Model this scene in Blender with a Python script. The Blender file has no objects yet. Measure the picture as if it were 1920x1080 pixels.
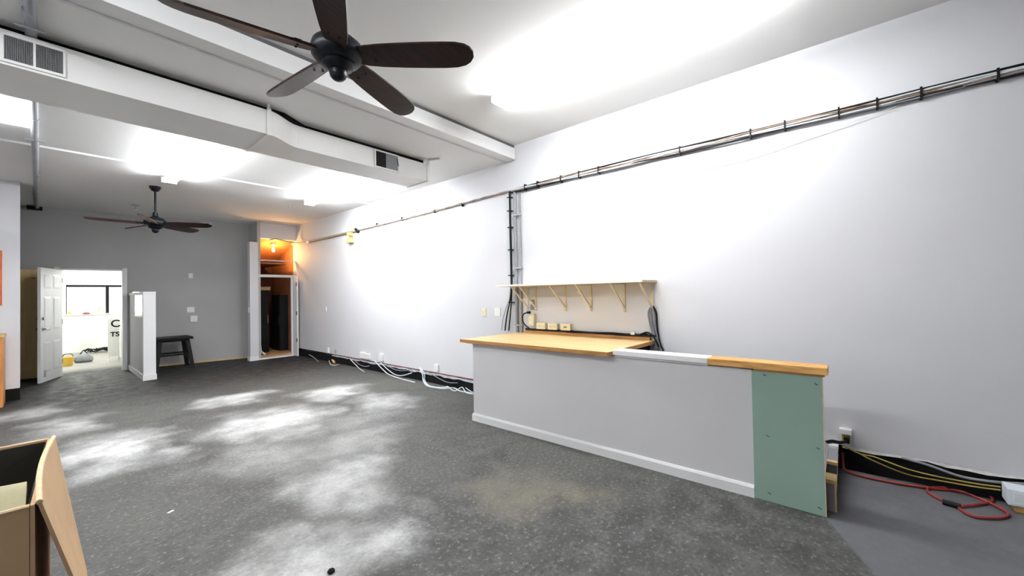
import bpy, bmesh, math, random
from mathutils import Vector, Matrix
random.seed(7)
S = bpy.context.scene
COL = S.collection

# ------------------------------------------------------------------ camera, world, exposure
F_PX, YAW, PITCH, ROLL, CAM_H = 743.49, 0.8686, 0.0148, -0.0178, 1.42
fw = Vector((math.sin(YAW)*math.cos(PITCH), math.cos(YAW)*math.cos(PITCH), math.sin(PITCH)))
r0 = Vector((math.cos(YAW), -math.sin(YAW), 0)); u0 = r0.cross(fw)
rt = r0*math.cos(ROLL) + u0*math.sin(ROLL); up = -r0*math.sin(ROLL) + u0*math.cos(ROLL)
cd = bpy.data.cameras.new('camera'); cam = bpy.data.objects.new('camera', cd); COL.objects.link(cam)
M = Matrix((rt, up, -fw)).transposed().to_4x4(); M.translation = (0, 0, CAM_H); cam.matrix_world = M
cd.sensor_width = 36; cd.lens = F_PX*36/1920; cd.clip_start = 0.02; S.camera = cam
W = bpy.data.worlds.new('world'); S.world = W; W.use_nodes = True
W.node_tree.nodes['Background'].inputs[0].default_value = (0.93, 0.97, 1, 1)
W.node_tree.nodes['Background'].inputs[1].default_value = 6.0
S.view_settings.view_transform = 'Standard'; S.view_settings.look = 'None'
S.view_settings.exposure = 0.5; S.view_settings.gamma = 1; S.view_settings.use_curve_mapping = False
LENS_E = 72.0      # brightness of the fluorescent lenses
FAR_E = 75.0       # unseen lamps added to brighten the next room

# ------------------------------------------------------------------ main dimensions (metres, camera stands at 0,0)
XW, ZC1, ZC2 = 4.056, 3.396, 3.20           # right wall, front ceiling, back ceiling
XC = 3.14                                   # bar front
XL, YF, YE = -2.7, -3.6, 16.4               # left wall, wall behind the camera, far end of the next room
def yb(x): return 11.55 - 0.17*x            # the back wall runs slightly askew

def at(px, py, axis, v):                    # photograph point -> point on the plane axis = v
    d = fw + rt*((px-960)/F_PX) - up*((py-540)/F_PX)
    c = Vector((0, 0, CAM_H)); return c + d*((v-c[axis])/d[axis])

# ------------------------------------------------------------------ materials
def mat(name, col, rough=0.6, metal=0.0, noise=0.0, scale=8.0, bump=0.0, bscale=60.0, spec=None, col2=None, stretch=None, detail=5):
    m = bpy.data.materials.new(name); m.use_nodes = True; nt = m.node_tree; b = nt.nodes['Principled BSDF']
    b.inputs['Roughness'].default_value = rough; b.inputs['Metallic'].default_value = metal
    if spec is not None: b.inputs['Specular IOR Level'].default_value = spec
    tc = nt.nodes.new('ShaderNodeTexCoord'); mp = nt.nodes.new('ShaderNodeMapping')
    nt.links.new(tc.outputs['Object'], mp.inputs[0])
    if stretch: mp.inputs['Scale'].default_value = stretch
    n = nt.nodes.new('ShaderNodeTexNoise'); n.inputs['Scale'].default_value = scale; n.inputs['Detail'].default_value = detail
    nt.links.new(mp.outputs[0], n.inputs[0])
    r = nt.nodes.new('ShaderNodeValToRGB')
    c = Vector(col); lo = c*(1-noise); hi = Vector(col2) if col2 else c*(1+noise)
    r.color_ramp.elements[0].position = .3; r.color_ramp.elements[1].position = .7
    r.color_ramp.elements[0].color = (*lo, 1); r.color_ramp.elements[1].color = (*[min(1, v) for v in hi], 1)
    nt.links.new(n.outputs[0], r.inputs[0]); nt.links.new(r.outputs[0], b.inputs['Base Color'])
    if bump:
        n2 = nt.nodes.new('ShaderNodeTexNoise'); n2.inputs['Scale'].default_value = bscale; n2.inputs['Detail'].default_value = 4
        nt.links.new(tc.outputs['Object'], n2.inputs[0])
        bp = nt.nodes.new('ShaderNodeBump'); bp.inputs['Strength'].default_value = bump; bp.inputs['Distance'].default_value = .01
        nt.links.new(n2.outputs[0], bp.inputs['Height']); nt.links.new(bp.outputs[0], b.inputs['Normal'])
    return m
def emat(name, col, e):
    m = mat(name, col, .4); b = m.node_tree.nodes['Principled BSDF']
    b.inputs['Emission Color'].default_value = (*col, 1); b.inputs['Emission Strength'].default_value = e; return m

K = {}
K['wall'] = mat('light_grey_wall_paint', (.66, .66, .685), .62, noise=.02, scale=1.3, bump=.06, bscale=90)
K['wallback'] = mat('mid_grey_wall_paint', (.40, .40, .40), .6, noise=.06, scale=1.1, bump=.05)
K['white'] = mat('white_paint', (.80, .80, .80), .5, noise=.02, scale=3)
K['ceil'] = mat('white_ceiling_paint', (.82, .82, .81), .8, noise=.025, scale=.9, bump=.05, bscale=40)
K['trimgrey'] = mat('grey_ceiling_paint', (.62, .62, .62), .6, noise=.03, scale=4)
K['farwhite'] = mat('far_room_white_paint', (.86, .87, .84), .6, noise=.01)
K['duct'] = mat('white_painted_sheet_metal', (.78, .78, .765), .45, noise=.03, scale=2)
K['blackbase'] = mat('black_cove_base', (.006, .006, .007), .7, noise=.4, scale=14, bump=.3, spec=.15)
K['darkgap'] = mat('dark_gap', (.03, .03, .032), .8)
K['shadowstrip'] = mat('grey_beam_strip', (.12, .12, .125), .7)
K['bar'] = mat('bar_grey_paint', (.66, .655, .665), .55, noise=.03, scale=1.7, bump=.04)
K['green'] = mat('green_drywall', (.265, .385, .325), .8, noise=.06, scale=2.2, bump=.05)
K['ply'] = mat('varnished_plywood', (.74, .50, .21), .35, noise=.12, scale=5, stretch=(6, .6, 6), col2=(.88, .66, .34))
K['plyedge'] = mat('plywood_edge', (.42, .20, .055), .5, noise=.3, scale=10, stretch=(1, .5, 12))
K['rawwood'] = mat('raw_pine', (.60, .29, .07), .6, noise=.3, scale=6, stretch=(8, .8, 8), col2=(.80, .45, .14))
K['tanwood'] = mat('tan_wood_panel', (.62, .44, .20), .55, noise=.10, scale=3, stretch=(8, 8, .6))
K['tandoor'] = mat('tan_door_veneer', (.82, .60, .29), .55, noise=.10, scale=3, stretch=(8, 8, .6))
K['cabwood'] = mat('orange_oak', (.58, .25, .07), .45, noise=.2, scale=4, stretch=(8, 8, .7))
K['stool'] = mat('black_stained_wood', (.005, .005, .0055), .55, spec=.2, noise=.4, scale=5)
K['blade'] = mat('walnut_blade', (.008, .0035, .003), .42, noise=.45, scale=4, stretch=(1.2, 9, 1), col2=(.034, .009, .005), spec=.3)
K['bladeedge'] = K['blade']
K['bronze'] = mat('dark_bronze', (.006, .008, .012), .38, metal=.2, spec=.25, noise=.3, scale=6)
K['shelfwhite'] = mat('shelf_white', (.80, .78, .72), .5, noise=.03)
K['shelftan'] = mat('shelf_particle_board', (.50, .40, .25), .7, noise=.2, scale=20)
K['bracket'] = mat('cream_steel', (.70, .61, .44), .5, noise=.1, scale=18)
K['cream'] = mat('cream_plastic', (.80, .73, .50), .4, noise=.03)
K['yellowbox'] = mat('pale_yellow_plastic', (.66, .60, .20), .45)
K['plate'] = mat('white_plastic', (.82, .82, .80), .4)
K['slot'] = mat('dark_slot', (.05, .045, .04), .6)
K['black'] = mat('black_rubber', (.006, .006, .007), .6, spec=.2)
K['cable_w'] = mat('pale_grey_cable', (.62, .67, .70), .5, noise=.1)
K['cable_g'] = mat('grey_cable', (.22, .23, .25), .5, noise=.2)
K['cable_b'] = mat('brown_copper_cable', (.17, .10, .07), .5, noise=.5, scale=9, col2=(.42, .27, .18))
K['cable_y'] = mat('yellow_cable', (.36, .28, .06), .5, noise=.15)
K['cable_r'] = mat('red_extension_cord', (.27, .028, .02), .5, noise=.15)
K['pipe'] = mat('galvanised_pipe', (.40, .41, .43), .55, metal=.0, noise=.1)
K['pipe2'] = mat('grey_painted_pipe', (.27, .28, .30), .6, noise=.15, scale=5)
K['pipedk'] = mat('grey_ceiling_pipe', (.30, .31, .335), .5, noise=.12, scale=3)
K['conduit'] = mat('tan_conduit', (.34, .30, .18), .5, noise=.2)
K['grille'] = mat('grille_grey', (.20, .205, .215), .5)
K['foil'] = mat('pale_torn_insulation', (.42, .45, .46), .6, noise=.3, scale=25, bump=.4)
K['brick'] = mat('red_brown_wall_edge', (.20, .035, .045), .8, noise=.5, scale=20)
K['plaster'] = mat('ragged_plaster', (.74, .73, .71), .8, noise=.15, scale=22, bump=.5)
K['card'] = mat('cardboard', (.54, .355, .195), .75, noise=.08, scale=6, bump=.05)
K['cardedge'] = mat('cardboard_edge', (.74, .54, .34), .8, noise=.1, scale=30)
K['inner_shade'] = mat('dark_olive_shade', (.022, .020, .012), .8, noise=.3, scale=8)
K['khaki'] = mat('khaki_cloth', (.34, .31, .19), .9, noise=.2, scale=6, bump=.3, bscale=30)
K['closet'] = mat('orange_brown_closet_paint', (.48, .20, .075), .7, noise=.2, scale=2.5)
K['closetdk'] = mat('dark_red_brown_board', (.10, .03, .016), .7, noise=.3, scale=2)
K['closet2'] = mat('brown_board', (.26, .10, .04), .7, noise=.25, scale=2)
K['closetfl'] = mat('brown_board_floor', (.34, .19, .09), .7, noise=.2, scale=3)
K['door'] = mat('white_door_paint', (.80, .81, .82), .42, noise=.015)
K['chrome'] = mat('dark_chrome', (.32, .31, .30), .25, metal=.9)
K['platform'] = mat('grey_platform_paint', (.22, .22, .235), .6, noise=.15, scale=4)
K['orange'] = mat('orange_print', (.70, .15, .03), .5, noise=.35, scale=5, col2=(.85, .36, .06))
K['frame_o'] = mat('red_orange_frame', (.55, .12, .03), .5, noise=.2)
K['ltblue'] = mat('pale_blue_white_plastic', (.80, .86, .92), .4, noise=.02)
K['toy_y'] = mat('yellow_plastic', (.78, .50, .06), .4)
K['green_b'] = mat('pale_green_card', (.38, .62, .38), .7)
K['maroon'] = mat('maroon_cloth', (.16, .02, .03), .8)
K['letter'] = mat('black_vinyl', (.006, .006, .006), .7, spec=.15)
K['lens'] = emat('fluorescent_lens', (.97, .985, 1.0), LENS_E)
K['farfill'] = emat('next_room_fill', (1, .99, .95), FAR_E)
K['bulb'] = emat('warm_bulb', (1, .62, .22), 45)

def glass_mat():
    m = bpy.data.materials.new('window_glass'); m.use_nodes = True; nt = m.node_tree; nt.nodes.clear()
    o = nt.nodes.new('ShaderNodeOutputMaterial'); mx = nt.nodes.new('ShaderNodeMixShader'); t = nt.nodes.new('ShaderNodeBsdfTransparent')
    g = nt.nodes.new('ShaderNodeBsdfGlossy'); g.inputs['Roughness'].default_value = .02; mx.inputs[0].default_value = .06
    nt.links.new(t.outputs[0], mx.inputs[1]); nt.links.new(g.outputs[0], mx.inputs[2]); nt.links.new(mx.outputs[0], o.inputs[0]); return m
K['glass'] = glass_mat()

def floor_mat():
    m = bpy.data.materials.new('stained_concrete_floor'); m.use_nodes = True; nt = m.node_tree; N = nt.nodes; L = nt.links
    b = N['Principled BSDF']; tc = N.new('ShaderNodeTexCoord')
    def noise(s, d=5, rough=.6, vec=None):
        n = N.new('ShaderNodeTexNoise'); n.inputs['Scale'].default_value = s; n.inputs['Detail'].default_value = d; n.inputs['Roughness'].default_value = rough
        L.new(vec or tc.outputs['Object'], n.inputs[0]); return n.outputs[0]
    def math_(op, a, c=None, clamp=False):
        n = N.new('ShaderNodeMath'); n.operation = op; n.use_clamp = clamp
        for i, v in enumerate((a, c)):
            if v is None: continue
            if isinstance(v, (int, float)): n.inputs[i].default_value = v
            else: L.new(v, n.inputs[i])
        return n.outputs[0]
    def rng(v, a, c, d=0., e=1.):
        n = N.new('ShaderNodeMapRange'); n.interpolation_type = 'SMOOTHSTEP'
        L.new(v, n.inputs[0])
        for i, q in enumerate((a, c, d, e)): n.inputs[1+i].default_value = q
        return n.outputs[0]
    def mix(f, a, c):
        n = N.new('ShaderNodeMix'); n.data_type = 'RGBA'; L.new(f, n.inputs[0])
        for i, v in ((6, a), (7, c)):
            if isinstance(v, tuple): n.inputs[i].default_value = (*v, 1)
            else: L.new(v, n.inputs[i])
        return n.outputs[2]
    # warped coordinates so worn patches have ragged outlines
    wn = N.new('ShaderNodeTexNoise'); wn.inputs['Scale'].default_value = 1.7; wn.inputs['Detail'].default_value = 4; L.new(tc.outputs['Object'], wn.inputs[0])
    sub = N.new('ShaderNodeVectorMath'); sub.operation = 'SUBTRACT'; L.new(wn.outputs['Color'], sub.inputs[0]); sub.inputs[1].default_value = (.5, .5, .5)
    sc = N.new('ShaderNodeVectorMath'); sc.operation = 'SCALE'; L.new(sub.outputs[0], sc.inputs[0]); sc.inputs['Scale'].default_value = 1.3
    wv = N.new('ShaderNodeVectorMath'); wv.operation = 'ADD'; L.new(tc.outputs['Object'], wv.inputs[0]); L.new(sc.outputs[0], wv.inputs[1])
    sx = N.new('ShaderNodeSeparateXYZ'); L.new(wv.outputs[0], sx.inputs[0])
    sp = N.new('ShaderNodeSeparateXYZ'); L.new(tc.outputs['Object'], sp.inputs[0])
    def blob(cx, cy, rx, ry, s):
        a = math_('DIVIDE', math_('SUBTRACT', sx.outputs[0], cx), rx); c = math_('DIVIDE', math_('SUBTRACT', sx.outputs[1], cy), ry)
        d = math_('SQRT', math_('ADD', math_('MULTIPLY', a, a), math_('MULTIPLY', c, c)))
        return rng(d, 1., .0, 0., s)
    acc = None
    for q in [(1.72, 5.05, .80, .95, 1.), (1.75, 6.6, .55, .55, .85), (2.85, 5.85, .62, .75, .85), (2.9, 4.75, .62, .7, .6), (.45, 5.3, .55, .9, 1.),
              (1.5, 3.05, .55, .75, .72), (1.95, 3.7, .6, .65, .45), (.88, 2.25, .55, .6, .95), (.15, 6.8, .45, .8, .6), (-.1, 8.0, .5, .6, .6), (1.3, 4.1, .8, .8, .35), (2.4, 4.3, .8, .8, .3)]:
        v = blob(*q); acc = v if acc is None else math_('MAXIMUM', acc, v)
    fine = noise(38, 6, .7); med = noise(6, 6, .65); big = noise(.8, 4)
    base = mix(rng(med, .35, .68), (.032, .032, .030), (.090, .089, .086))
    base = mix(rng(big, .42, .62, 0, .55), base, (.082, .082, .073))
    base = mix(rng(sx.outputs[1], 6.6, 9.0, 0, .90), base, (.008, .008, .008))           # floor colour darkens towards the back
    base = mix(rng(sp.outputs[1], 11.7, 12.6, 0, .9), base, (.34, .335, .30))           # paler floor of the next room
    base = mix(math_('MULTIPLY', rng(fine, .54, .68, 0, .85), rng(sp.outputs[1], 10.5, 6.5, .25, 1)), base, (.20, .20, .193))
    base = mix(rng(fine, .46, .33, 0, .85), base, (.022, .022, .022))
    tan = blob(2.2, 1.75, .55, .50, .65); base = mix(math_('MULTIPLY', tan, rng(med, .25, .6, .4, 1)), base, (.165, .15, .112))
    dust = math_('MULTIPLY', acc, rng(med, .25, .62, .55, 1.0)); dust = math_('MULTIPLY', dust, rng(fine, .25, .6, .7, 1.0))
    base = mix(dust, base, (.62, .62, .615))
    # smooth bluish slab behind the bar: right of a line running from the bar's end towards the camera
    ln = math_('SUBTRACT', math_('ADD', .144, math_('MULTIPLY', math_('SUBTRACT', sp.outputs[0], 3.127), .44)), sp.outputs[1])
    base = mix(rng(ln, -.01, .02, 0, .85), base, (.115, .117, .126))
    # pale and dark specks
    vo = N.new('ShaderNodeTexVoronoi'); vo.inputs['Scale'].default_value = 22; L.new(tc.outputs['Object'], vo.inputs[0])
    base = mix(math_('MULTIPLY', rng(vo.outputs['Distance'], .10, .04, 0, .8), rng(noise(5, 2), .55, .72)), base, (.34, .34, .33))
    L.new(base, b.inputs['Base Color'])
    L.new(rng(med, .3, .7, .55, .8), b.inputs['Roughness']); b.inputs['Specular IOR Level'].default_value = .35
    bp = N.new('ShaderNodeBump'); bp.inputs['Strength'].default_value = .35; bp.inputs['Distance'].default_value = .006
    L.new(math_('ADD', fine, med), bp.inputs['Height']); L.new(bp.outputs[0], b.inputs['Normal'])
    return m
K['floor'] = floor_mat()

# ------------------------------------------------------------------ mesh helpers
class MB:
    def __init__(s): s.v = []; s.f = []
    def add(s, v, f):
        n = len(s.v); s.v += [tuple(p) for p in v]; s.f += [tuple(i+n for i in q) for q in f]; return s
    def hexa(s, v): return s.add(v, [(0, 3, 2, 1), (4, 5, 6, 7), (0, 1, 5, 4), (1, 2, 6, 5), (2, 3, 7, 6), (3, 0, 4, 7)])
    def box(s, x0, x1, y0, y1, z0, z1):
        return s.hexa([(x0, y0, z0), (x1, y0, z0), (x1, y1, z0), (x0, y1, z0), (x0, y0, z1), (x1, y0, z1), (x1, y1, z1), (x0, y1, z1)])
    def mbox(s, m, x0, x1, y0, y1, z0, z1):
        return s.hexa([m @ Vector(p) for p in [(x0, y0, z0), (x1, y0, z0), (x1, y1, z0), (x0, y1, z0), (x0, y0, z1), (x1, y0, z1), (x1, y1, z1), (x0, y1, z1)]])
    def sbox(s, x0, x1, z0, z1, d0, d1):      # box along the askew back wall
        return s.hexa([(x0, yb(x0)+d0, z0), (x1, yb(x1)+d0, z0), (x1, yb(x1)+d1, z0), (x0, yb(x0)+d1, z0),
                       (x0, yb(x0)+d0, z1), (x1, yb(x1)+d0, z1), (x1, yb(x1)+d1, z1), (x0, yb(x0)+d1, z1)])
    def beam(s, a, b, w, h, upv=(0, 0, 1)):   # square bar from a to b
        a, b = Vector(a), Vector(b); d = (b-a).normalized(); u = Vector(upv)
        if abs(d.dot(u)) > .98: u = Vector((0, 1, 0))
        r = d.cross(u).normalized()*w/2; u = r.cross(d).normalized()*h/2
        return s.hexa([a-r-u, a+r-u, a+r+u, a-r+u, b-r-u, b+r-u, b+r+u, b-r+u])
    def tube(s, pts, r, n=8, taper=None):
        pts = [Vector(p) for p in pts]; rings = []; prev = None
        for i, p in enumerate(pts):
            d = (pts[min(i+1, len(pts)-1)]-pts[max(i-1, 0)]).normalized()
            if prev is None:
                a = Vector((0, 0, 1)) if abs(d.z) < .9 else Vector((1, 0, 0)); prev = d.cross(a).normalized()
            e = (prev-d*prev.dot(d)).normalized(); prev = e; g = d.cross(e)
            rr = taper(i/(len(pts)-1)) if taper else r
            rings.append([p+e*math.cos(2*math.pi*k/n)*rr+g*math.sin(2*math.pi*k/n)*rr for k in range(n)])
        v = [q for R_ in rings for q in R_]; f = []
        for i in range(len(rings)-1):
            for k in range(n): f.append((i*n+k, i*n+(k+1) % n, (i+1)*n+(k+1) % n, (i+1)*n+k))
        f.append(tuple(range(n))[::-1]); f.append(tuple((len(rings)-1)*n+k for k in range(n)))
        return s.add(v, f)
    def lathe(s, prof, c=(0, 0, 0), n=24):
        v = []; f = []
        for r, z in prof:
            for k in range(n): v.append((c[0]+max(r, 1e-4)*math.cos(2*math.pi*k/n), c[1]+max(r, 1e-4)*math.sin(2*math.pi*k/n), c[2]+z))
        for i in range(len(prof)-1):
            for k in range(n): f.append((i*n+k, i*n+(k+1) % n, (i+1)*n+(k+1) % n, (i+1)*n+k))
        f.append(tuple(range(n))[::-1]); f.append(tuple((len(prof)-1)*n+k for k in range(n)))
        return s.add(v, f)
    def prism(s, poly, fn):                    # poly: 2-D outline; fn(u, v, t) -> point, t in 0/1
        n = len(poly); v = [fn(a, b, 0) for a, b in poly]+[fn(a, b, 1) for a, b in poly]
        return s.add(v, [tuple(range(n))[::-1], tuple(range(n, 2*n))]+[(i, (i+1) % n, (i+1) % n+n, i+n) for i in range(n)])
    def build(s, name, m, parent=None, smooth=False, bevel=0, base=None):
        vs = [Vector(p) for p in s.v]
        if parent is not None: o0 = Vector(parent['_o'])
        elif base: o0 = Vector(base)
        else:
            lo = [min(p[i] for p in vs) for i in range(3)]; hi = [max(p[i] for p in vs) for i in range(3)]
            o0 = Vector(((lo[0]+hi[0])/2, (lo[1]+hi[1])/2, lo[2]))
        me = bpy.data.meshes.new(name); me.from_pydata([p-o0 for p in vs], [], s.f)
        bm = bmesh.new(); bm.from_mesh(me); bmesh.ops.recalc_face_normals(bm, faces=bm.faces)
        if bevel: bmesh.ops.bevel(bm, geom=[e for e in bm.edges if len(e.link_faces) == 2 and e.calc_face_angle(0) > .5], offset=bevel, segments=2, affect='EDGES', profile=.6)
        bm.to_mesh(me); bm.free()
        if smooth:
            for p in me.polygons: p.use_smooth = True
            try: me.set_sharp_from_angle(angle=math.radians(38))
            except Exception: pass
        me.materials.append(m)
        o = bpy.data.objects.new(name, me); COL.objects.link(o); o['_o'] = tuple(o0)
        if parent is not None: o.parent = parent
        else: o.location = o0
        return o
def tag(o, label, cat, group=None):
    o['label'] = label; o['category'] = cat
    if group: o['group'] = group
    return o
def thing(name, loc, label, cat, group=None):
    o = bpy.data.objects.new(name, None); COL.objects.link(o); o.location = loc; o['_o'] = tuple(loc); o.empty_display_size = .1
    return tag(o, label, cat, group)
def struct(name, mb, m, label=None, **k):
    o = mb.build(name, m, **k); o['kind'] = 'structure'
    if label: o['label'] = label
    return o
def copy_tree(o, parent=None):
    c = o.copy(); COL.objects.link(c); c.parent = parent
    for ch in o.children: copy_tree(ch, c)
    return c
def spline(pts, n=8):
    P = [Vector(p) for p in pts]; P = [P[0]*2-P[1]]+P+[P[-1]*2-P[-2]]; out = []
    for i in range(1, len(P)-2):
        for k in range(n):
            t = k/n; a, b, c, d = P[i-1:i+3]
            out.append(.5*((2*b)+(c-a)*t+(2*a-5*b+4*c-d)*t*t+(3*b-a-3*c+d)*t**3))
    out.append(P[-2]); return out
def B(*a): return MB().box(*a)

# ------------------------------------------------------------------ the room
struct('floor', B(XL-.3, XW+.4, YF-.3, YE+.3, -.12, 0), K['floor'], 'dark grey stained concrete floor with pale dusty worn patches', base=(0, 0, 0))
struct('wall_right', B(XW, XW+.2, YF, 12.2, .185, ZC1+.1), K['wall'], 'long light grey wall behind the bar')
struct('wall_left', B(XL-.2, XL, YF, 12.2, 0, ZC1+.1), K['wall'], 'light grey wall on the left')
struct('wall_front', B(XL, XW, YF-.2, YF, 0, ZC1+.1), K['wall'], 'light grey wall behind the camera')
struct('ceiling_front', B(XL-.2, XW+.2, YF-.2, 3.36, ZC1, ZC1+.12), K['ceil'], 'white ceiling over the bar')
struct('ceiling_back', B(XL-.2, XW+.2, 3.42, 12.3, ZC2+.004, ZC2+.15), K['ceil'], 'lower white ceiling behind the beam')
bm_ = struct('trim_1', B(XL, XW-.012, 3.326, 3.487, 3.20, 3.352), K['white'], 'white boxed ceiling beam crossing the room', bevel=.004)
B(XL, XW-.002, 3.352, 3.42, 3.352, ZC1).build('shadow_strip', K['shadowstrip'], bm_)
B(XL, XW-.012, 3.487, 3.497, 3.186, 3.204).build('edge_bead', K['trimgrey'], bm_)
# base of the right wall: black recess, ragged lips
bb = struct('baseboard_right', B(XW+.012, XW+.19, YF, 12.2, 0, .20), K['blackbase'], 'black band along the foot of the light grey wall')
def lip(y0, y1, zc, zv, th, x, m, name, step=.09, amp=.012):
    mb = MB(); n = max(2, int(abs(y1-y0)/step)); top = []; bot = []
    for i in range(n+1):
        y = y0+(y1-y0)*i/n; top.append((y, zc+zv/2+random.uniform(-amp, amp)*.4)); bot.append((y, zc-zv/2+random.uniform(-amp, amp)))
    for i in range(n):
        a, b, c, d = bot[i], bot[i+1], top[i+1], top[i]
        mb.hexa([(x, a[0], a[1]), (x, b[0], b[1]), (x, c[0], c[1]), (x, d[0], d[1]), (x-th, a[0], a[1]), (x-th, b[0], b[1]), (x-th*.4, c[0], c[1]), (x-th*.4, d[0], d[1])])
    return mb.build(name, m, bb)
lip(-1.6, .06, .190, .045, .014, XW+.012, K['plaster'], 'plaster_lip')
lip(3.2, 8.2, .185, .035, .010, XW+.012, K['brick'], 'brick_lip', .14, .010)
lip(3.2, 8.6, .150, .030, .014, XW+.012, K['foil'], 'insulation_lip', .11, .012)
lip(8.2, 10.2, .178, .03, .008, XW+.012, K['darkgap'], 'dark_lip', .2)  # dark ragged lip towards the closet end

# back wall with the doorway and the pass-through
wb_ = MB()
wb_.sbox(XL, .20, 0, 2.05, 0, .15).sbox(XL, 3.22, 2.05, ZC2+.05, 0, .15)
wb_.sbox(1.10, 1.20, 0, 2.05, 0, .15).sbox(1.20, 1.48, 0, 1.04, 0, .15).sbox(1.20, 1.48, 1.60, 2.05, 0, .15).sbox(1.48, 3.22, 0, 2.05, 0, .15)
struct('wall_back', wb_, K['wallback'], 'mid grey wall at the back of the room')
struct('baseboard_back', MB().sbox(1.32, 3.18, 0, .035, -.012, 0), K['tanwood'], 'thin strip of bare wood along the foot of the back wall')
dc = struct('trim_2', MB().sbox(1.05, 1.115, 0, 2.09, -.03, .16), K['white'], 'white casing on the right of the back doorway')
struct('trim_3', MB().sbox(.13, .20, 0, 2.09, -.02, .16).sbox(.2, 1.05, 2.035, 2.06, -.005, .16), K['white'], 'white casing over the back doorway')

# protruding white partition at the left
wp = struct('wall_partition', B(XL, -.225, 9.3, 9.5, .17, ZC2), K['wall'], 'light grey wall jutting out on the left beside the open door')
B(XL, -.222, 9.292, 9.5, 0, .17).build('cove_base', K['blackbase'], wp)

# half wall with a pass-through
hw = MB().box(1.15, 1.30, 9.64, 11.33, 0, 1.10).box(1.15, 1.165, 10.72, 11.33, 1.10, 1.53)
hw = struct('wall_half', hw, K['wall'], 'waist-high grey half wall with an opening beside the back doorway')
B(1.14, 1.31, 9.53, 9.64, 0, 1.545).build('end_post', K['white'], hw, bevel=.004)
B(1.138, 1.312, 9.528, 11.34, 1.53, 1.575).build('cap', K['white'], hw, bevel=.004)
B(1.145, 1.305, 9.64, 10.72, 1.10, 1.125).build('sill', K['white'], hw)
B(1.132, 1.15, 9.53, 11.36, 0, .095).build('baseboard', K['white'], hw); B(1.132, 1.318, 9.512, 9.53, 0, .095).build('baseboard', K['white'], hw)
B(1.30, 1.318, 9.53, 11.3, 0, .095).build('baseboard', K['white'], hw)

# ------------------------------------------------------------------ next room, through the doorway
struct('wall_far', MB().box(-1.6, 3.25, YE, YE+.2, 0, 1.07).box(-1.6, 3.25, YE, YE+.2, 1.88, 2.9).box(-1.6, .40, YE, YE+.2, 1.07, 1.88).box(2.6, 3.25, YE, YE+.2, 1.07, 1.88),
       K['farwhite'], 'white end wall of the bright next room')
struct('wall_far_left', B(-1.8, -1.6, 11.75, YE, 0, 2.9), K['farwhite'], 'white side wall of the next room')
struct('wall_far_right', B(3.25, 3.4, 12.2, YE, 0, 2.9).box(3.12, 3.19, 11.2, 12.3, 0, 2.9), K['farwhite'], 'white right side wall of the next room')
struct('ceiling_far', B(-1.8, 3.4, 11.72, YE+.2, 2.75, 2.9), K['farwhite'], 'white ceiling of the next room')
struct('wall_far_back', MB().sbox(-1.6, .2, 0, 2.8, .155, .18).sbox(1.1, 1.2, 0, 2.8, .155, .18).sbox(1.48, 3.1, 0, 2.8, .155, .18).sbox(.2, 1.48, 2.06, 2.8, .155, .18).sbox(1.2, 1.48, 0, 1.06, .155, .18),
       K['farwhite'], 'next room side of the back wall')
dv = struct('wall_divider', B(1.20, 1.30, 11.52, 16.2, 0, .93), K['farwhite'], 'low white divider wall in the next room')
B(1.185, 1.20, 11.52, 16.2, 0, .09).build('baseboard', K['white'], dv)
w1 = struct('window_1', MB().box(.40, 2.6, YE-.02, YE+.08, 1.825, 1.885).box(.40, .42, YE+.02, YE+.08, 1.07, 1.88).box(2.58, 2.6, YE+.02, YE+.08, 1.07, 1.88), K['letter'], 'dark framed window in the bright next room')
B(1.165, 1.235, YE-.01, YE+.09, 1.07, 1.86).build('mullion', K['letter'], w1)
B(.42, 1.165, YE+.045, YE+.05, 1.07, 1.845).build('pane', K['glass'], w1); B(1.235, 2.58, YE+.045, YE+.05, 1.07, 1.845).build('pane', K['glass'], w1)
B(.36, 2.7, YE-.06, YE+.02, 1.045, 1.07).build('window_sill', K['white'], w1)

# ------------------------------------------------------------------ closet in the right corner
cm = MB().box(3.20, 3.265, 10.42, 12.2, 0, ZC2)
struct('wall_closet', cm, K['wallback'], 'narrow grey return wall beside the closet')
struct('wall_soffit', B(3.265, XW, 10.42, 10.54, 2.83, ZC2), K['wall'], 'light grey wall panel above the closet opening')
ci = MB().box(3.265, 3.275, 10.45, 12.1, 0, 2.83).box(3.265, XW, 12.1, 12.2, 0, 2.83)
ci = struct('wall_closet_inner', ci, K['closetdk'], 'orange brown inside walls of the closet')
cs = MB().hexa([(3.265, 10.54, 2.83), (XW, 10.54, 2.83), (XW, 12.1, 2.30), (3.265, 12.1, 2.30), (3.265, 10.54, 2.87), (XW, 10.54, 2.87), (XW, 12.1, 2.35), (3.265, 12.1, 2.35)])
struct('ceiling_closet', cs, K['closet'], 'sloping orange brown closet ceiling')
B(XW-.008, XW-.001, 10.62, 12.1, .08, 2.75).build('side_board', K['closet2'], ci)
struct('floor_closet', B(3.275, XW, 10.46, 12.1, 0, .085), K['closetfl'], 'raised bare wood floor of the closet')
co = struct('trim_4', B(3.03, 3.185, 10.36, 10.52, .10, 2.715), K['wall'], 'light grey square post beside the closet', bevel=.005)
B(3.018, 3.197, 10.348, 10.53, 0, .10).build('post_base', K['white'], co)
cf = struct('door_1', MB().box(3.185, 3.215, 10.40, 10.48, .0, 2.70), K['trimgrey'], 'grey closet door frame with a transom')
B(3.2, XW-.03, 10.40, 10.46, 1.915, 1.975).build('transom_bar', K['trimgrey'], cf); B(3.2, XW-.01, 10.42, 10.45, 2.30, 2.325).build('top_bar', K['trimgrey'], cf)
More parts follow.
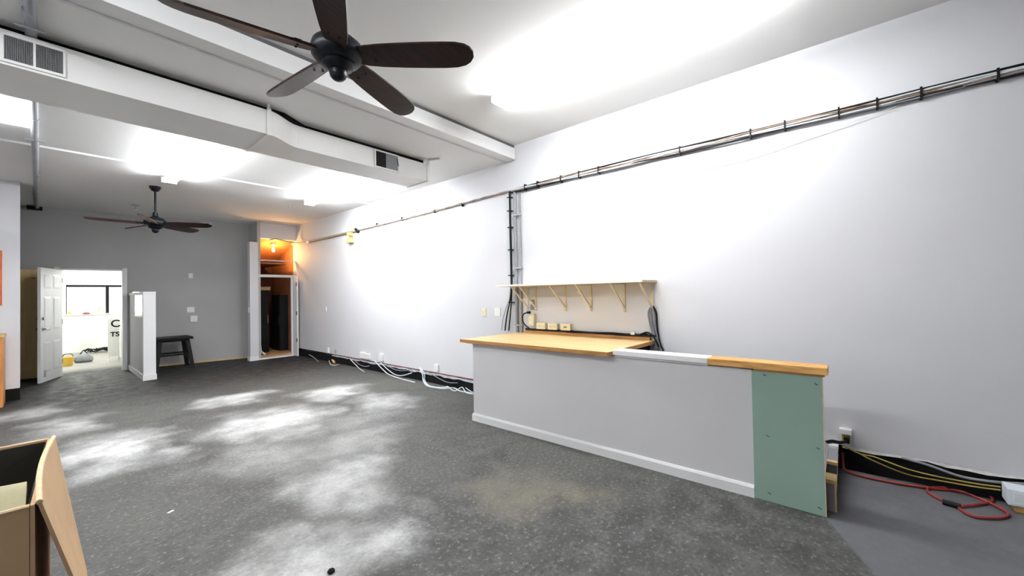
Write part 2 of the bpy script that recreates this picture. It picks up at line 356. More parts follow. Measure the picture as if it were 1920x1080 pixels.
B(3.2, XW-.06, 10.39, 10.46, 0, .03).build('threshold', K['white'], cf)
d2 = struct('door_2', B(3.965, 4.0, 10.19, 10.46, .01, 1.95), K['door'], 'white closet door edge standing open against the right wall')
B(3.925, 3.955, 10.40, 10.46, .02, 1.93).build('jamb', K['white'], d2)
for z in (.35, 1.0, 1.7): B(3.95, 3.967, 10.18, 10.20, z, z+.09).build('hinge', K['chrome'], d2)
mb = MB().add([at(556, 490, 1, 10.42), (4.02, 10.42, 2.31), (4.02, 10.15, 1.96), (3.99, 10.15, 1.96)], [(0, 1, 2, 3)])
MB().beam((4.035, 10.43, 2.31), (4.02, 10.2, 1.95), .03, .03).build('brace', K['trimgrey'], d2)
lb = thing('bulb_lamp', (3.64, 10.72, 2.55), 'glowing warm bulb at the top of the closet', 'lamp')
MB().lathe([(.001, 0), (.022, .008), (.032, .035), (.03, .06), (.016, .10), (.014, .115)], (3.64, 10.72, 2.55), 16).build('bulb', K['bulb'], lb, smooth=True)
MB().lathe([(.02, .11), (.022, .15), (.05, .17), (.05, .24)], (3.64, 10.72, 2.55), 16).build('socket', K['plate'], lb, smooth=True)
def solid(name, mb, m, label, cat, group=None, **k): return tag(mb.build(name, m, **k), label, cat, group)
ld = bpy.data.lights.new('bulb_light', 'POINT'); ld.energy = 24; ld.color = (1, .55, .18); ld.shadow_soft_size = .04
lo = bpy.data.objects.new('bulb_light', ld); COL.objects.link(lo); lo.parent = lb; lo.location = (0, -.02, -.05)
solid('closet_light_block', B(3.276, 3.86, 10.56, 12.09, 2.24, 2.27), K['closet2'], 'brown board added under the bulb to block its light inside the closet', 'shelf')  # board added to stop the bulb lighting the lower closet
t = thing('tall_cabinet', (3.46, 11.3, .085), 'tall black cabinet standing inside the closet', 'cabinet')
B(3.29, 3.64, 11.05, 11.55, .085, 1.62).build('body', K['black'], t, bevel=.006); B(3.30, 3.63, 11.035, 11.05, .10, 1.60).build('door', K['stool'], t); B(3.60, 3.615, 11.015, 11.035, .8, 1.0).build('handle', K['chrome'], t)
t = thing('carton', (3.46, 11.3, 1.62), 'flat brown carton lying on the tall black closet cabinet', 'box')
B(3.30, 3.68, 11.06, 11.5, 1.62, 1.70).build('body', K['card'], t, bevel=.003); B(3.29, 3.69, 11.05, 11.51, 1.69, 1.705).build('lid', K['card'], t)
t = thing('narrow_cabinet', (3.95, 11.2, .085), 'narrow dark cabinet at the right side of the closet', 'cabinet')
B(3.86, 4.045, 10.95, 11.5, .085, 1.50).build('body', K['black'], t, bevel=.005); B(3.852, 3.86, 10.97, 11.48, .1, 1.48).build('door', K['stool'], t)
B(3.842, 3.852, 11.0, 11.015, .75, .95).build('handle', K['chrome'], t)
t = thing('mop', (3.30, 10.62, .085), 'thin white-handled mop leaning in the closet doorway', 'mop')
MB().tube([(3.33, 10.60, .13), (3.285, 10.70, 1.0)], .009, 8).build('handle', K['cable_w'], t, smooth=True)
MB().tube(spline([(3.33, 10.60, .16), (3.36, 10.58, .12), (3.40, 10.57, .09)], 4), .02, 8).build('head', K['cable_w'], t, smooth=True)

# ------------------------------------------------------------------ doors at the back
h = Vector((.215, yb(.215)-.03, 0)); n_ = Vector((-.05, 10.72, 0)); dl = (n_-h); L_ = dl.length
ang = math.atan2(dl.y, dl.x); DM = Matrix.Translation(h) @ Matrix.Rotation(ang, 4, 'Z')
# local x runs from hinge to free edge; local +y faces the camera side
d3 = struct('door_3', MB().mbox(DM, 0, L_, -.02, .02, .012, 2.03), K['door'], 'white six-panel door standing open in the back doorway', bevel=.003)
for sy in (1, -1):
    for (z0, z1) in ((.18, .72), (.92, 1.52), (1.66, 1.92)):
        for (a, b_) in ((.12, .43), (.52, .83)):
            x0, x1 = a*L_/.95, b_*L_/.95
            mb = MB(); y0, y1 = sy*.02, sy*.028
            o_ = [(x0, z0), (x1, z0), (x1, z1), (x0, z1)]; i_ = [(x0+.035, z0+.035), (x1-.035, z0+.035), (x1-.035, z1-.035), (x0+.035, z1-.035)]
            mb.add([DM @ Vector((p[0], y0, p[1])) for p in o_]+[DM @ Vector((p[0], y1, p[1])) for p in i_], [(0, 1, 5, 4), (1, 2, 6, 5), (2, 3, 7, 6), (3, 0, 4, 7), (4, 5, 6, 7)])
            mb.build('panel', K['door'], d3)
for sy in (1, -1):
    mb = MB(); mb.tube([DM @ Vector((L_-.07, sy*.02, .95)), DM @ Vector((L_-.07, sy*.06, .95))], .012, 10); mb.tube([DM @ Vector((L_-.07, sy*.055, .95)), DM @ Vector((L_-.19, sy*.06, .95))], .011, 8)
    mb.tube([DM @ Vector((L_-.07, sy*.02, .95)), DM @ Vector((L_-.07, sy*.03, .95))], .032, 14); mb.build('lever_handle', K['chrome'], d3, smooth=True)
    MB().tube([DM @ Vector((L_-.07, sy*.02, 1.13)), DM @ Vector((L_-.07, sy*.045, 1.13))], .028, 14).build('deadbolt', K['chrome'], d3, smooth=True)
MB().mbox(DM, L_-.16, L_-.11, .02, .032, .10, .22).build('door_stop', K['pipe'], d3)
for z in (.25, 1.0, 1.78): MB().mbox(DM, -.012, .01, -.026, .026, z, z+.09).build('hinge', K['chrome'], d3)
d4 = struct('door_4', MB().sbox(-.52, .12, .02, 2.03, -.055, -.012), K['tandoor'], 'flat tan wooden door behind the open white door', bevel=.003)
MB().sbox(-.5, .12, .10, .16, -.066, -.055).build('kick_rail', K['tandoor'], d4)
MB().sbox(-.10, -.0, 1.37, 1.50, -.085, -.055).build('note_block', K['cardedge'], d4)
MB().sbox(-.13, -.10, 1.86, 1.88, -.075, -.055).build('hook', K['chrome'], d4)

# ------------------------------------------------------------------ light fixtures
def fixture(x, y0, y1, zc, label, lens='lens', nseg=1, group='fluorescent strip lights'):
    zc -= .001; t = thing('strip_light', (x, (y0+y1)/2, zc), label, 'light', group)
    B(x-.05, x+.05, y0, y1, zc-.036, zc).build('housing', K['white'], t)
    for i in range(nseg):
        a = y0+.03+(y1-y0-.06)*i/nseg; b = y0+.03+(y1-y0-.06)*(i+1)/nseg-.012
        for u in (-.055, .055): MB().tube([(x+u, a, zc-.078), (x+u, b, zc-.078)], .019, 12).build('tube', K[lens], t, smooth=True)
        for y in (a-.018, b): B(x-.085, x+.085, y, y+.018, zc-.10, zc-.03).build('lamp_holder', K['white'], t)
    return t
fixture(2.93, .20, 2.66, ZC1, 'long lit strip light on the ceiling above the bar')
fixture(-.95, .95, 3.22, ZC1, 'strip light on the front ceiling left of the brown fan')
fixture(1.17, 5.0, 7.45, ZC2+.004, 'lit strip light nearest the small far fan')
fixture(3.13, 5.0, 7.50, ZC2+.004, 'lit strip light on the back ceiling nearest the right wall')
fixture(-.46, 5.0, 6.27, ZC2+.004, 'lit strip light at the left edge beside the ceiling pipe', nseg=1)
fixture(.6, 13.0, 15.4, 2.75, 'unseen strip light added above the doorway to brighten the next room', 'farfill', group='added next room lights')  # both next room lamps are out of view, added to make it bright
fixture(2.6, 13.0, 15.4, 2.75, 'unseen strip light added beyond the low divider to brighten the next room', 'farfill', group='added next room lights')

# ------------------------------------------------------------------ ceiling fans
def fan(x, y, zc, zb, a0, label, nb=5, R=.768):
    t = thing('ceiling_fan', (x, y, zb), label, 'ceiling fan', 'brown ceiling fans')
    MB().lathe([(.030, zc-.075), (.045, zc-.066), (.068, zc-.03), (.075, zc)], (x, y, 0), 24).build('canopy', K['bronze'], t, smooth=True)
    MB().tube([(x, y, zb+.09), (x, y, zc-.06)], .014, 12).build('downrod', K['bronze'], t, smooth=True)
    MB().lathe([(.03, .165), (.035, .11), (.055, .09), (.10, .075), (.132, .045), (.142, .01), (.138, -.02), (.118, -.045), (.085, -.058)][::-1], (x, y, zb), 32).build('motor_housing', K['bronze'], t, smooth=True)
    MB().lathe([(.084, -.056), (.088, -.066), (.078, -.082), (.055, -.094), (.045, -.100)][::-1], (x, y, zb), 28).build('switch_cup', K['bronze'], t, smooth=True)
    MB().lathe([(.044, -.098), (.047, -.115), (.042, -.135), (.028, -.150), (.010, -.157), (.001, -.158)][::-1], (x, y, zb), 20).build('finial', K['bronze'], t, smooth=True)
    prof = [(.115, .050), (.16, .062), (.24, .070), (.36, .076), (.50, .080), (.60, .081), (.67, .078), (.72, .066), (.75, .046), (R, .016)]
    for k in range(nb):
        a = math.radians(a0+72*k); m = Matrix.Translation((x, y, zb-.012)) @ Matrix.Rotation(a, 4, 'Z') @ Matrix.Rotation(math.radians(PITCH_B), 4, 'X')
        mb = MB(); n = len(prof)
        ov = [(r, w) for r, w in prof]+[(r, -w) for r, w in prof[::-1]]
        up_, dn = [], []
        for r, w in ov: up_.append(m @ Vector((r, w, .007-.9*w*w))); dn.append(m @ Vector((r, w, -.006-.9*w*w)))
        v = up_+dn; c = 2*n; f = []
        for i in range(n-1):
            f.append((i, i+1, c-2-i, c-1-i)); f.append((c+i, c+c-1-i, c+c-2-i, c+i+1))
        for i in range(c): f.append((i, c+i, c+(i+1) % c, (i+1) % c))
        mb.add(v, f); bl = mb.build('blade', K['blade'], t)
        br = MB(); br.mbox(m, .09, .235, -.022, .022, .007, .014)
        br.mbox(m, .19, .225, -.042, .042, .006, .013); br.build('blade_bracket', K['bronze'], bl)
        for sy in (-.028, .028): MB().tube([m @ Vector((.207, sy, -.02)), m @ Vector((.207, sy, -.012))], .006, 8).build('screw', K['bronze'], bl)
    return t
PITCH_B = -18.5
f1 = fan(1.078, 2.175, ZC1, 2.80, -48.5, 'large dark brown five-blade ceiling fan hanging nearest the camera')
f1.rotation_euler = (0, -.010, 0)            # hangs a touch out of true
fan(1.135, 8.27, ZC2+.004, 2.63, -36, 'smaller looking brown ceiling fan hanging far back near the doorway')

# ------------------------------------------------------------------ air duct
t = thing('air_duct', (1.0, 4.3, 2.918), 'long white rectangular air duct under the back ceiling', 'duct')
ZB, ZT = 2.918, 3.143
B(-2.0, 1.334, 4.01, 4.61, ZB, ZT).build('duct_run', K['duct'], t, bevel=.004)
mb = MB(); m0 = []
for i in range(9):
    u = i/8; s_ = u*u*(3-2*u); m0.append((1.334+(1.648-1.334)*u, 4.01+.156*s_))
poly = m0+[(1.648, 4.61), (1.334, 4.61)]
mb.prism(poly, lambda a, b_, q: (a, b_, ZB if q == 0 else ZT)).build('offset_section', K['duct'], t)
B(1.648, 2.80, 4.166, 4.61, ZB, ZT).build('duct_run', K['duct'], t, bevel=.004)
B(2.80, 3.245, 4.172, 4.61, ZB+.004, ZT-.004).build('duct_run', K['duct'], t)
B(3.245, 3.285, 4.158, 4.62, ZB-.008, ZT+.006).build('end_flange', K['duct'], t, bevel=.003)
B(3.285, 3.292, 4.17, 4.61, ZB, ZT).build('end_plate', K['duct'], t)
B(1.318, 1.352, 3.998, 4.62, ZB-.008, ZT+.01).build('seam_flange', K['duct'], t)
for x in (1.335, 3.27, -.6):
    B(x-.015, x+.015, 4.0 if x < 2 else 4.155, 4.62, ZT+.005, ZT+.012).build('hanger', K['duct'], t)
    for y in ((4.02 if x < 2 else 4.17), 4.60): B(x-.012, x+.012, y-.006, y+.006, ZT, ZC2+.003).build('hanger_rod', K['duct'], t)
MB().beam((3.27, 4.16, ZC2-.01), (3.33, 4.0, ZC2-.012), .03, .02).build('hanger_hook', K['duct'], t)
MB().box(-2.0, 1.5, 4.10, 4.13, ZT, ZC2+.002).hexa([(1.5, 4.10, ZT), (1.75, 4.25, ZT), (1.75, 4.28, ZT), (1.5, 4.13, ZT), (1.5, 4.10, ZC2+.002), (1.75, 4.25, ZC2+.002), (1.75, 4.28, ZC2+.002), (1.5, 4.13, ZC2+.002)]).box(1.75, 3.25, 4.25, 4.28, ZT, ZC2+.002).build('gap_shade', K['letter'], t)  # black strip painting the shadow line between duct and ceiling
g = thing('vent_grille', (-.04, 4.0, 2.94), 'double grey vent grille on the duct at the left edge', 'vent')
MB().box(-.175, .098, 3.998, 4.01, 2.935, 2.952).box(-.175, .098, 3.998, 4.01, 3.104, 3.12).box(-.175, -.160, 3.998, 4.01, 2.952, 3.104).box(.086, .098, 3.998, 4.01, 2.952, 3.104).box(-.043, -.032, 3.998, 4.01, 2.952, 3.104).build('frame', K['duct'], g)
for a, b_ in ((-.160, -.043), (-.032, .086)):
    B(a, b_, 4.0045, 4.0085, 2.952, 3.104).build('backing', K['darkgap'], g)
    mb = MB()
    for i in range(16):
        x = a+(b_-a)*(i+.5)/16; mb.hexa([(x-.003, 4.000, 2.952), (x-.001, 4.000, 2.952), (x+.003, 4.005, 2.952), (x+.001, 4.005, 2.952), (x-.003, 4.000, 3.104), (x-.001, 4.000, 3.104), (x+.003, 4.005, 3.104), (x+.001, 4.005, 3.104)])
    o = mb.build('slats', K['grille'], g); o['kind'] = 'stuff'
g = thing('vent_grille', (2.65, 4.16, 2.94), 'small vent on the duct with one black and one grey pane', 'vent')
MB().box(2.485, 2.81, 4.150, 4.166, 2.926, 2.94).box(2.485, 2.81, 4.150, 4.166, 3.118, 3.132).box(2.485, 2.50, 4.150, 4.166, 2.94, 3.118).box(2.795, 2.81, 4.150, 4.166, 2.94, 3.118).build('frame', K['duct'], g)
B(2.50, 2.635, 4.160, 4.165, 2.94, 3.118).build('open_damper', K['black'], g); B(2.635, 2.795, 4.156, 4.165, 2.94, 3.118).build('grey_damper', K['grille'], g)
MB().beam((2.785, 4.153, 3.09), (2.80, 4.148, 3.0), .006, .006).build('lever', K['letter'], g)

# pipe and raceways on the back ceiling
t = thing('ceiling_pipe', (-.06, 7.5, 3.15), 'grey pipe running back along the ceiling to the partition', 'pipe')
MB().tube([(-.05, 3.5, 3.175), (-.06, 7, 3.175), (-.075, 11.45, 3.175)], .027, 12).build('pipe', K['pipedk'], t, smooth=True)
for y in (3.75, 5.9, 6.55, 8.4): MB().tube([(-.056, y-.03, 3.175), (-.056, y+.03, 3.175)], .031, 12).build('coupling', K['pipedk'], t, smooth=True)
for y in (3.9, 6.6): B(-.12, .01, y-.012, y+.012, 3.145, 3.15).build('clamp', K['pipe'], t)
B(-.20, -.01, 11.38, 11.48, 3.13, 3.19).build('end_box', K['black'], t)
t = thing('ceiling_raceway', (1, 6.98, 3.18), 'thin white raceway crossing the back ceiling between the strip lights', 'raceway')
for a, b_ in ((XL, -.09), (-.03, 1.04), (1.30, 3.0), (3.26, XW)): B(a, b_, 6.965, 6.995, ZC2-.018, ZC2+.004).build('channel', K['white'], t)
solid('ceiling_raceway', B(-.50, -.09, 6.285, 6.315, ZC2-.016, ZC2+.004), K['white'], 'short white raceway left of the ceiling pipe', 'raceway')
t = thing('sprinkler_head', (1.11, 10.1, 3.13), 'tiny pale sprinkler head on the ceiling behind the far fan', 'sprinkler')
MB().lathe([(.012, -.09), (.012, -.02), (.06, -.012), (.065, 0)], (1.11, 10.1, ZC2+.004), 14).build('head', K['pipe'], t, smooth=True)
MB().lathe([(.028, -.10), (.03, -.09)], (1.11, 10.1, ZC2+.004), 12).build('deflector', K['plate'], t)
solid('ceiling_hook', MB().lathe([(.008, -.03), (.01, -.012), (.025, 0)], (3.09, 8.24, ZC2+.004), 12), K['plate'], 'small white hook on the ceiling in front of the closet', 'hook')

# ------------------------------------------------------------------ cables on the right wall
XA = XW-.026
t = thing('cable_bundle', (XA, 1.5, 2.79), 'thick bundle of dark cables running high along the right wall', 'cables')
def wob(y0, y1, z0, amp, n, x, ph, sag=0):
    pts = []
    for i in range(n+1):
        u = i/n; y = y0+(y1-y0)*u
        pts.append((x+.004*math.sin(ph+i*1.7), y, z0+amp*math.sin(ph+u*n*.8)-sag*math.sin(math.pi*u)))
    return spline(pts, 4)
MB().tube(spline([(XA, -3.5, 2.83), (XA, -.9, 2.822), (XA, .4, 2.814), (XA, 1.8, 2.822), (XA, 3.40, 2.805)], 8), .011, 8).build('cable', K['black'], t, smooth=True)
for i, (m_, z, r, a) in enumerate([('cable_b', 2.785, .008, .010), ('cable_g', 2.775, .007, .012), ('cable_b', 2.795, .007, .014), ('black', 2.770, .008, .008), ('cable_w', 2.80, .007, .009), ('cable_w', 2.782, .006, .013)]):
    MB().tube(wob(-3.5, 3.42, z, a, 26, XA-.004-.005*(i % 3), i*1.3), r, 7).build('cable', K[m_], t, smooth=True)
for y in (-.78, -.43, -.2, .02, .37, .62, 1.22, 2.1, 2.35, 2.6, 2.95, 3.15): B(XA-.026, XW-.001, y-.006, y+.006, 2.752, 2.832).build('cable_tie', K['black'], t)
t = thing('wall_cable', (XA, 5.5, 2.75), 'thin twisted dark cable between the vertical pipes and the yellow lamp', 'cable')
for i in range(2): MB().tube(spline([(XA-.003*i, 3.40+ (7.5-3.40)*k/24, 2.797-.060*k/24+.007*math.sin(k*1.9+i*3)-.010*math.sin(math.pi*k/24)) for k in range(25)], 3), .0085, 6).build('strand', K['cable_b' if i else 'cable_g'], t, smooth=True)
for y in (4.35, 5.0, 5.9, 6.7): B(XA-.012, XW, y-.006, y+.006, 2.735, 2.79).build('clip', K['letter'], t)
t = thing('conduit', (XA, 8.5, 2.71), 'tan metal conduit from the yellow lamp to the closet corner', 'conduit')
MB().tube([(XA-.008, 7.42, 2.733), (XA-.008, 9.62, 2.728)], .022, 10).build('pipe', K['conduit'], t, smooth=True)
MB().tube([(XA-.008, 7.36, 2.70), (XA-.008, 7.46, 2.765)], .03, 10).build('clamp', K['black'], t, smooth=True)
MB().tube([(XA-.008, 9.58, 2.728), (XA-.008, 9.70, 2.728)], .034, 10).build('connector', K['plate'], t, smooth=True)
MB().tube(spline([(XA-.008, 9.66, 2.728), (XA-.05, 10.1, 2.745), (3.85, 10.39, 2.79), (3.6, 10.41, 2.835), (3.45, 10.41, 2.80)], 6), .014, 8).build('whip', K['conduit'], t, smooth=True)
t = thing('emergency_lamp', (XA, 7.66, 2.55), 'two stacked yellow boxes hanging below the conduit on the right wall', 'lamp')
B(XW-.09, XW, 7.61, 7.71, 2.655, 2.715).build('upper_box', K['yellowbox'], t, bevel=.006); B(XW-.10, XW, 7.57, 7.73, 2.51, 2.60).build('lower_box', K['yellowbox'], t, bevel=.006)
B(XW-.05, XW, 7.63, 7.69, 2.60, 2.655).build('neck', K['conduit'], t)
solid('loose_cable', MB().tube(spline([at(1680, 200, 0, XA), at(1600, 228, 0, XA), at(1500, 262, 0, XA), at(1400, 296, 0, XA), at(1290, 321, 0, XA)], 6), .0025, 6), K['cable_w'], 'very thin pale wire drooping below the cable bundle on the right wall', 'cable', smooth=True)

# vertical pipes beside the shelf
t = thing('pipe_pair', (XA, 3.35, .93), 'pair of slim grey pipes running down the wall to the wood counter', 'pipes')
MB().tube([(XW-.022, 3.335, .917), (XW-.022, 3.335, 2.765)], .020, 12).build('pipe', K['pipe2'], t, smooth=True)
MB().tube([(XW-.016, 3.262, .917), (XW-.016, 3.262, 2.74)], .013, 10).build('pipe', K['pipe2'], t, smooth=True)
for z in (1.0, 1.75, 2.45): B(XW-.045, XW, 3.24, 3.362, z, z+.02).build('strap', K['pipe'], t)
t = thing('vertical_cables', (XA, 3.41, .93), 'black cables tied down beside the slim grey wall pipes', 'cables')
for i, (z1, m_) in enumerate([(2.79, 'black'), (2.78, 'black'), (2.77, 'cable_w')]):
    y0 = 3.395+.016*i
    MB().tube(spline([(XA-.02, y0, z1), (XA-.014, y0+.004, 2.3), (XA-.016, y0-.002, 1.7), (XA-.02, y0+.006, 1.4), (XA-.03, y0+.03+.045*i, 1.12), (XA-.04, y0+.05+.05*i, .93)], 6), .009, 8).build('cable', K[m_], t, smooth=True)
for z in (2.70, 2.52, 2.30, 2.0, 1.66, 1.30): B(XA-.034, XW, 3.385, 3.445, z, z+.012).build('tie', K['letter'], t)

# ------------------------------------------------------------------ wall plates and outlets
def outlet(y, z, label, w=.072, hgt=.115, m='plate', d=.008, n=2, group='wall plates on the right wall', name='wall_plate', cat='wall plate', x=XW):
    t = thing(name, (x, y, z-hgt/2), label, cat, group)
    B(x-d, x, y-w/2, y+w/2, z-hgt/2, z+hgt/2).build('plate', K[m], t, bevel=.002)
    for i in range(n):
        zz = z+(i-(n-1)/2)*.045; B(x-d-.003, x-d, y-.016, y+.016, zz-.014, zz+.014).build('socket', K[m], t)
        for s_ in (-.006, .006): B(x-d-.0036, x-d-.0028, y+s_-.001, y+s_+.001, zz-.005, zz+.006).build('slot', K['slot'], t)
    return t
outlet(8.86, 1.15, 'small white plate alone on the far end of the right wall', n=1)
outlet(3.955, 1.17, 'cream plate left of the white plate beside the wall pipes', m='cream', n=1)
outlet(3.70, 1.175, 'white blank plate between the cream plate and the wall pipes', w=.11, n=0)
G2 = 'outlets low on the right wall'
outlet(8.75, .255, 'leftmost white outlet low on the right wall near the closet', group=G2, name='wall_outlet', cat='outlet', d=.03)
outlet(8.42, .25, 'small grey outlet beside the leftmost low white outlet', w=.05, hgt=.08, group=G2, name='wall_outlet', cat='outlet', m='pipe', n=1)
outlet(7.28, .27, 'wide white double outlet low on the right wall, left half', w=.16, hgt=.11, group=G2, name='wall_outlet', cat='outlet', d=.035)
outlet(7.10, .262, 'wide white double outlet low on the right wall, right half', w=.16, hgt=.10, group=G2, name='wall_outlet', cat='outlet', d=.03)
outlet(6.62, .285, 'white outlet with hanging pale cables low on the right wall', w=.13, hgt=.13, group=G2, name='wall_outlet', cat='outlet', d=.04)
outlet(5.02, .265, 'white outlet low on the right wall nearest the bar', w=.09, hgt=.11, group=G2, name='wall_outlet', cat='outlet', d=.03)

def bplate(x, z, w, hgt, label, cat, d=.012, m='plate', name='wall_plate', detail=True):
    t = thing(name, (x, yb(x), z-hgt/2), label, cat, 'devices on the back wall')
    MB().sbox(x-w/2, x+w/2, z-hgt/2, z+hgt/2, -d, 0).build('plate', K[m], t, bevel=.002)
    if detail: MB().sbox(x-.012, x+.012, z-.02, z+.02, -d-.006, -d).build('toggle', K[m], t)
bplate(2.12, 1.95, .075, .11, 'small white sensor highest on the grey back wall', 'sensor', .03, name='wall_sensor')
bplate(2.12, 1.195, .13, .12, 'white switch plate above the thermostat on the back wall', 'switch', name='light_switch')
bplate(2.17, .99, .12, .14, 'white box below the switch plate on the back wall', 'thermostat', .035, name='thermostat')
t = thing('light_switch', (3.0, 10.5, 1.1), 'small white switch on the side of the closet post', 'switch')
B(3.018, 3.03, 10.40, 10.48, 1.10, 1.22).build('plate', K['plate'], t); B(3.010, 3.018, 10.43, 10.45, 1.14, 1.18).build('toggle', K['plate'], t)

# ------------------------------------------------------------------ cables along the foot of the right wall
XF = XW-.012
cabs = [([(580, 665), (588, 670), (597, 678)], 'cable_w', .006, 'pale wire hanging at the closet end of the wall foot'),
        ([(617, 676), (620, 683), (628, 685), (636, 683)], 'cable_w', .007, 'small loop of pale wire around the orange plug'),
        ([(657, 674), (667, 684), (674, 691), (683, 697)], 'cable_w', .008, 'pale cable dropping below the wide double outlet'),
        ([(664, 675), (673, 683), (684, 687), (692, 686)], 'cable_g', .007, 'grey cable arching beside the wide double outlet'),
        ([(702, 676), (716, 691), (729, 702), (751, 710), (778, 717)], 'cable_w', .009, 'long pale cable falling from the outlet to the floor'),
        ([(713, 679), (724, 690), (740, 702), (755, 704), (772, 699)], 'cable_w', .008, 'pale cable curving back up to the wall lip'),
        ([(722, 682), (738, 692), (756, 695), (775, 692)], 'cable_g', .006, 'thin grey cable arching under the red wall edge'),
        ([(786, 689), (792, 700), (794, 713), (801, 723), (822, 727), (842, 726)], 'cable_w', .013, 'thick white cable bending down to the floor'),
        ([(789, 690), (796, 702), (797, 714), (806, 724), (830, 729), (850, 727), (862, 733), (884, 737)], 'cable_w', .008, 'white cable running along the floor to the bar'),
        ([(802, 697), (822, 709), (840, 717), (858, 718)], 'cable_g', .006, 'thin grey cable sagging near the bar'),
        ([(838, 724), (852, 733), (866, 726), (874, 736), (888, 739)], 'cable_w', .007, 'wavy white cable end lying beside the bar'),
        ([(873, 727), (880, 732), (890, 738)], 'cable_w', .006, 'short white cable poking out beside the bar corner')]
for i, (pp, m_, r, lab) in enumerate(cabs):
    pts = []
    for q in pp:
        p = at(q[0], q[1], 0, XF-.012-.006*(i % 4))
        if p.z < r: p = at(q[0], q[1], 2, r)
        pts.append(p)
    solid('wall_foot_cable', MB().tube(spline(pts, 6), r, 7), K[m_], lab, 'cable', 'cables along the wall foot', smooth=True)
pl = at(626, 678, 0, XF-.03)
t = thing('plug', pl, 'orange brown plug at the foot of the right wall', 'plug')
MB().tube([pl+Vector((0, .05, .02)), pl+Vector((0, -.04, -.02))], .022, 10).build('body', K['rawwood'], t, smooth=True); MB().tube([pl+Vector((0, .05, .02)), pl+Vector((0, .09, .03))], .01, 8).build('cord_end', K['cable_w'], t, smooth=True)

# ------------------------------------------------------------------ bar
Y0, Y1, YG = .135, 3.255, .515
t = thing('bar_front', (XC+.06, 1.7, 0), 'long grey bar front with white baseboard and a green end section', 'bar')
B(XC, XC+.11, YG, Y1, .0, .872).build('front_panel', K['bar'], t, bevel=.003)
mb = B(XC-.014, XC, YG+.002, Y1+.014, 0, .066); mb.hexa([(XC-.014, YG+.002, .066), (XC, YG+.002, .066), (XC, Y1+.014, .066), (XC-.014, Y1+.014, .066), (XC-.007, YG+.002, .084), (XC, YG+.002, .084), (XC, Y1+.006, .084), (XC-.007, Y1+.006, .084)])
mb.build('baseboard', K['white'], t)
gp = B(XC-.013, XC, Y0, YG, .004, .868).build('drywall_panel', K['green'], t); gp['label'] = 'bare green drywall panel'
for (y, z) in ((.50-.06, .845), (.165, .82), (.43, .44), (.165, .42), (.43, .06), (.165, .05)): MB().tube([(XC-.0135, y+.008, z+.004), (XC-.0135, y-.010, z-.004)], .003, 6).build('screw_mark', K['slot'], gp)
B(XC-.0128, XC+.012, Y0-.004, Y0, .004, .868).build('gypsum_edge', K['cardedge'], gp)
for y in (Y0+.005, YG-.04): B(XC, XC+.09, y, y+.04, 0, .868).build('stud', K['rawwood'], t)
B(XC, XC+.09, Y0+.045, YG-.04, .0, .04).build('bottom_plate', K['rawwood'], t)
B(XC+.11, XC+.125, YG, Y1, 0, .872).build('back_panel', K['platform'], t)
t = thing('ledge_cap', (XC, 1.2, .872), 'white painted ledge strip capping the middle of the bar', 'ledge')
B(XC-.03, XC+.125, .79, 1.53, .888, .928).build('board', K['white'], t, bevel=.003); B(XC-.018, XC+.115, .79, 1.52, .873, .888).build('underside_trim', K['trimgrey'], t)
t = thing('ledge_cap', (XC, .45, .872), 'raw pine ledge strip capping the bar above the green panel', 'ledge')
B(XC-.03, XC+.125, .105, .79, .882, .928).build('board', K['rawwood'], t, bevel=.003); B(XC-.02, XC+.09, .12, .5, .870, .882).build('shim', K['plyedge'], t)
t = thing('wood_counter', (3.55, 2.4, .872), 'wide varnished plywood countertop at the left end of the bar', 'countertop')
CY0, CY1 = 1.56, 3.37
top = [(3.055, CY0-.01), (XW-.02, CY0-.03), (XW-.02, CY1-.05), (3.065, CY1)]
MB().prism(top, lambda a, b_, q: (a, b_, .889 if q == 0 else .915)).build('top', K['ply'], t, bevel=.002)
e = MB(); e.beam((3.052, CY0-.012, .899), (3.060, CY1+.004, .899), .012, .034).beam((3.052, CY0-.016, .899), (XW-.02, CY0-.036, .899), .012, .034); e.build('edging', K['plyedge'], t)
B(3.09, XC-.002, 1.7, 3.3, .872, .889).build('batten', K['plyedge'], t)
B(XW-.04, XW-.004, CY0, 3.20, .915, .948).build('back_ledge', K['plyedge'], t)
t = thing('under_counter_shade', (3.7, 2.4, .2), 'black box painting the shade of the open space under the plywood countertop', 'cabinet')
B(3.30, XW-.045, CY0+.0, 3.19, .203, .886).build('body', K['letter'], t); B(3.285, 3.30, CY0+.12, 3.18, .22, .78).build('door', K['stool'], t)  # black body and the 'door' board before it paint the shade in the open space below the top
t = thing('low_platform', (3.6, 1.7, 0), 'low grey platform on the floor between the bar and the wall', 'platform')
B(XC+.13, XW-.004, .14, 3.2, 0, .20).build('top', K['platform'], t)
B(3.90, XW-.006, .082, .14, .175, .215).build('front_rail', K['plate'], t); B(3.62, 3.90, .082, .14, .175, .195).build('front_rail', K['platform'], t)
B(3.575, 3.62, .082, .14, .175, .200).build('front_rail', K['tanwood'], t); B(3.36, 3.575, .082, .14, .170, .180).build('dark_recess', K['letter'], t); B(XC+.10, 3.36, .082, .14, .175, .198).build('front_rail', K['tanwood'], t)
B(XC+.10, XW-.006, .092, .132, .0, .175).build('riser', K['platform'], t)
B(XC+.16, XC+.50, .088, .092, .02, .10).build('dark_slot', K['letter'], t); B(XC+.10, XC+.135, .084, .092, .0, .175).build('side_rail', K['tanwood'], t); B(XC+.135, XW-.01, .084, .092, .10, .115).build('slot_edge', K['tanwood'], t)

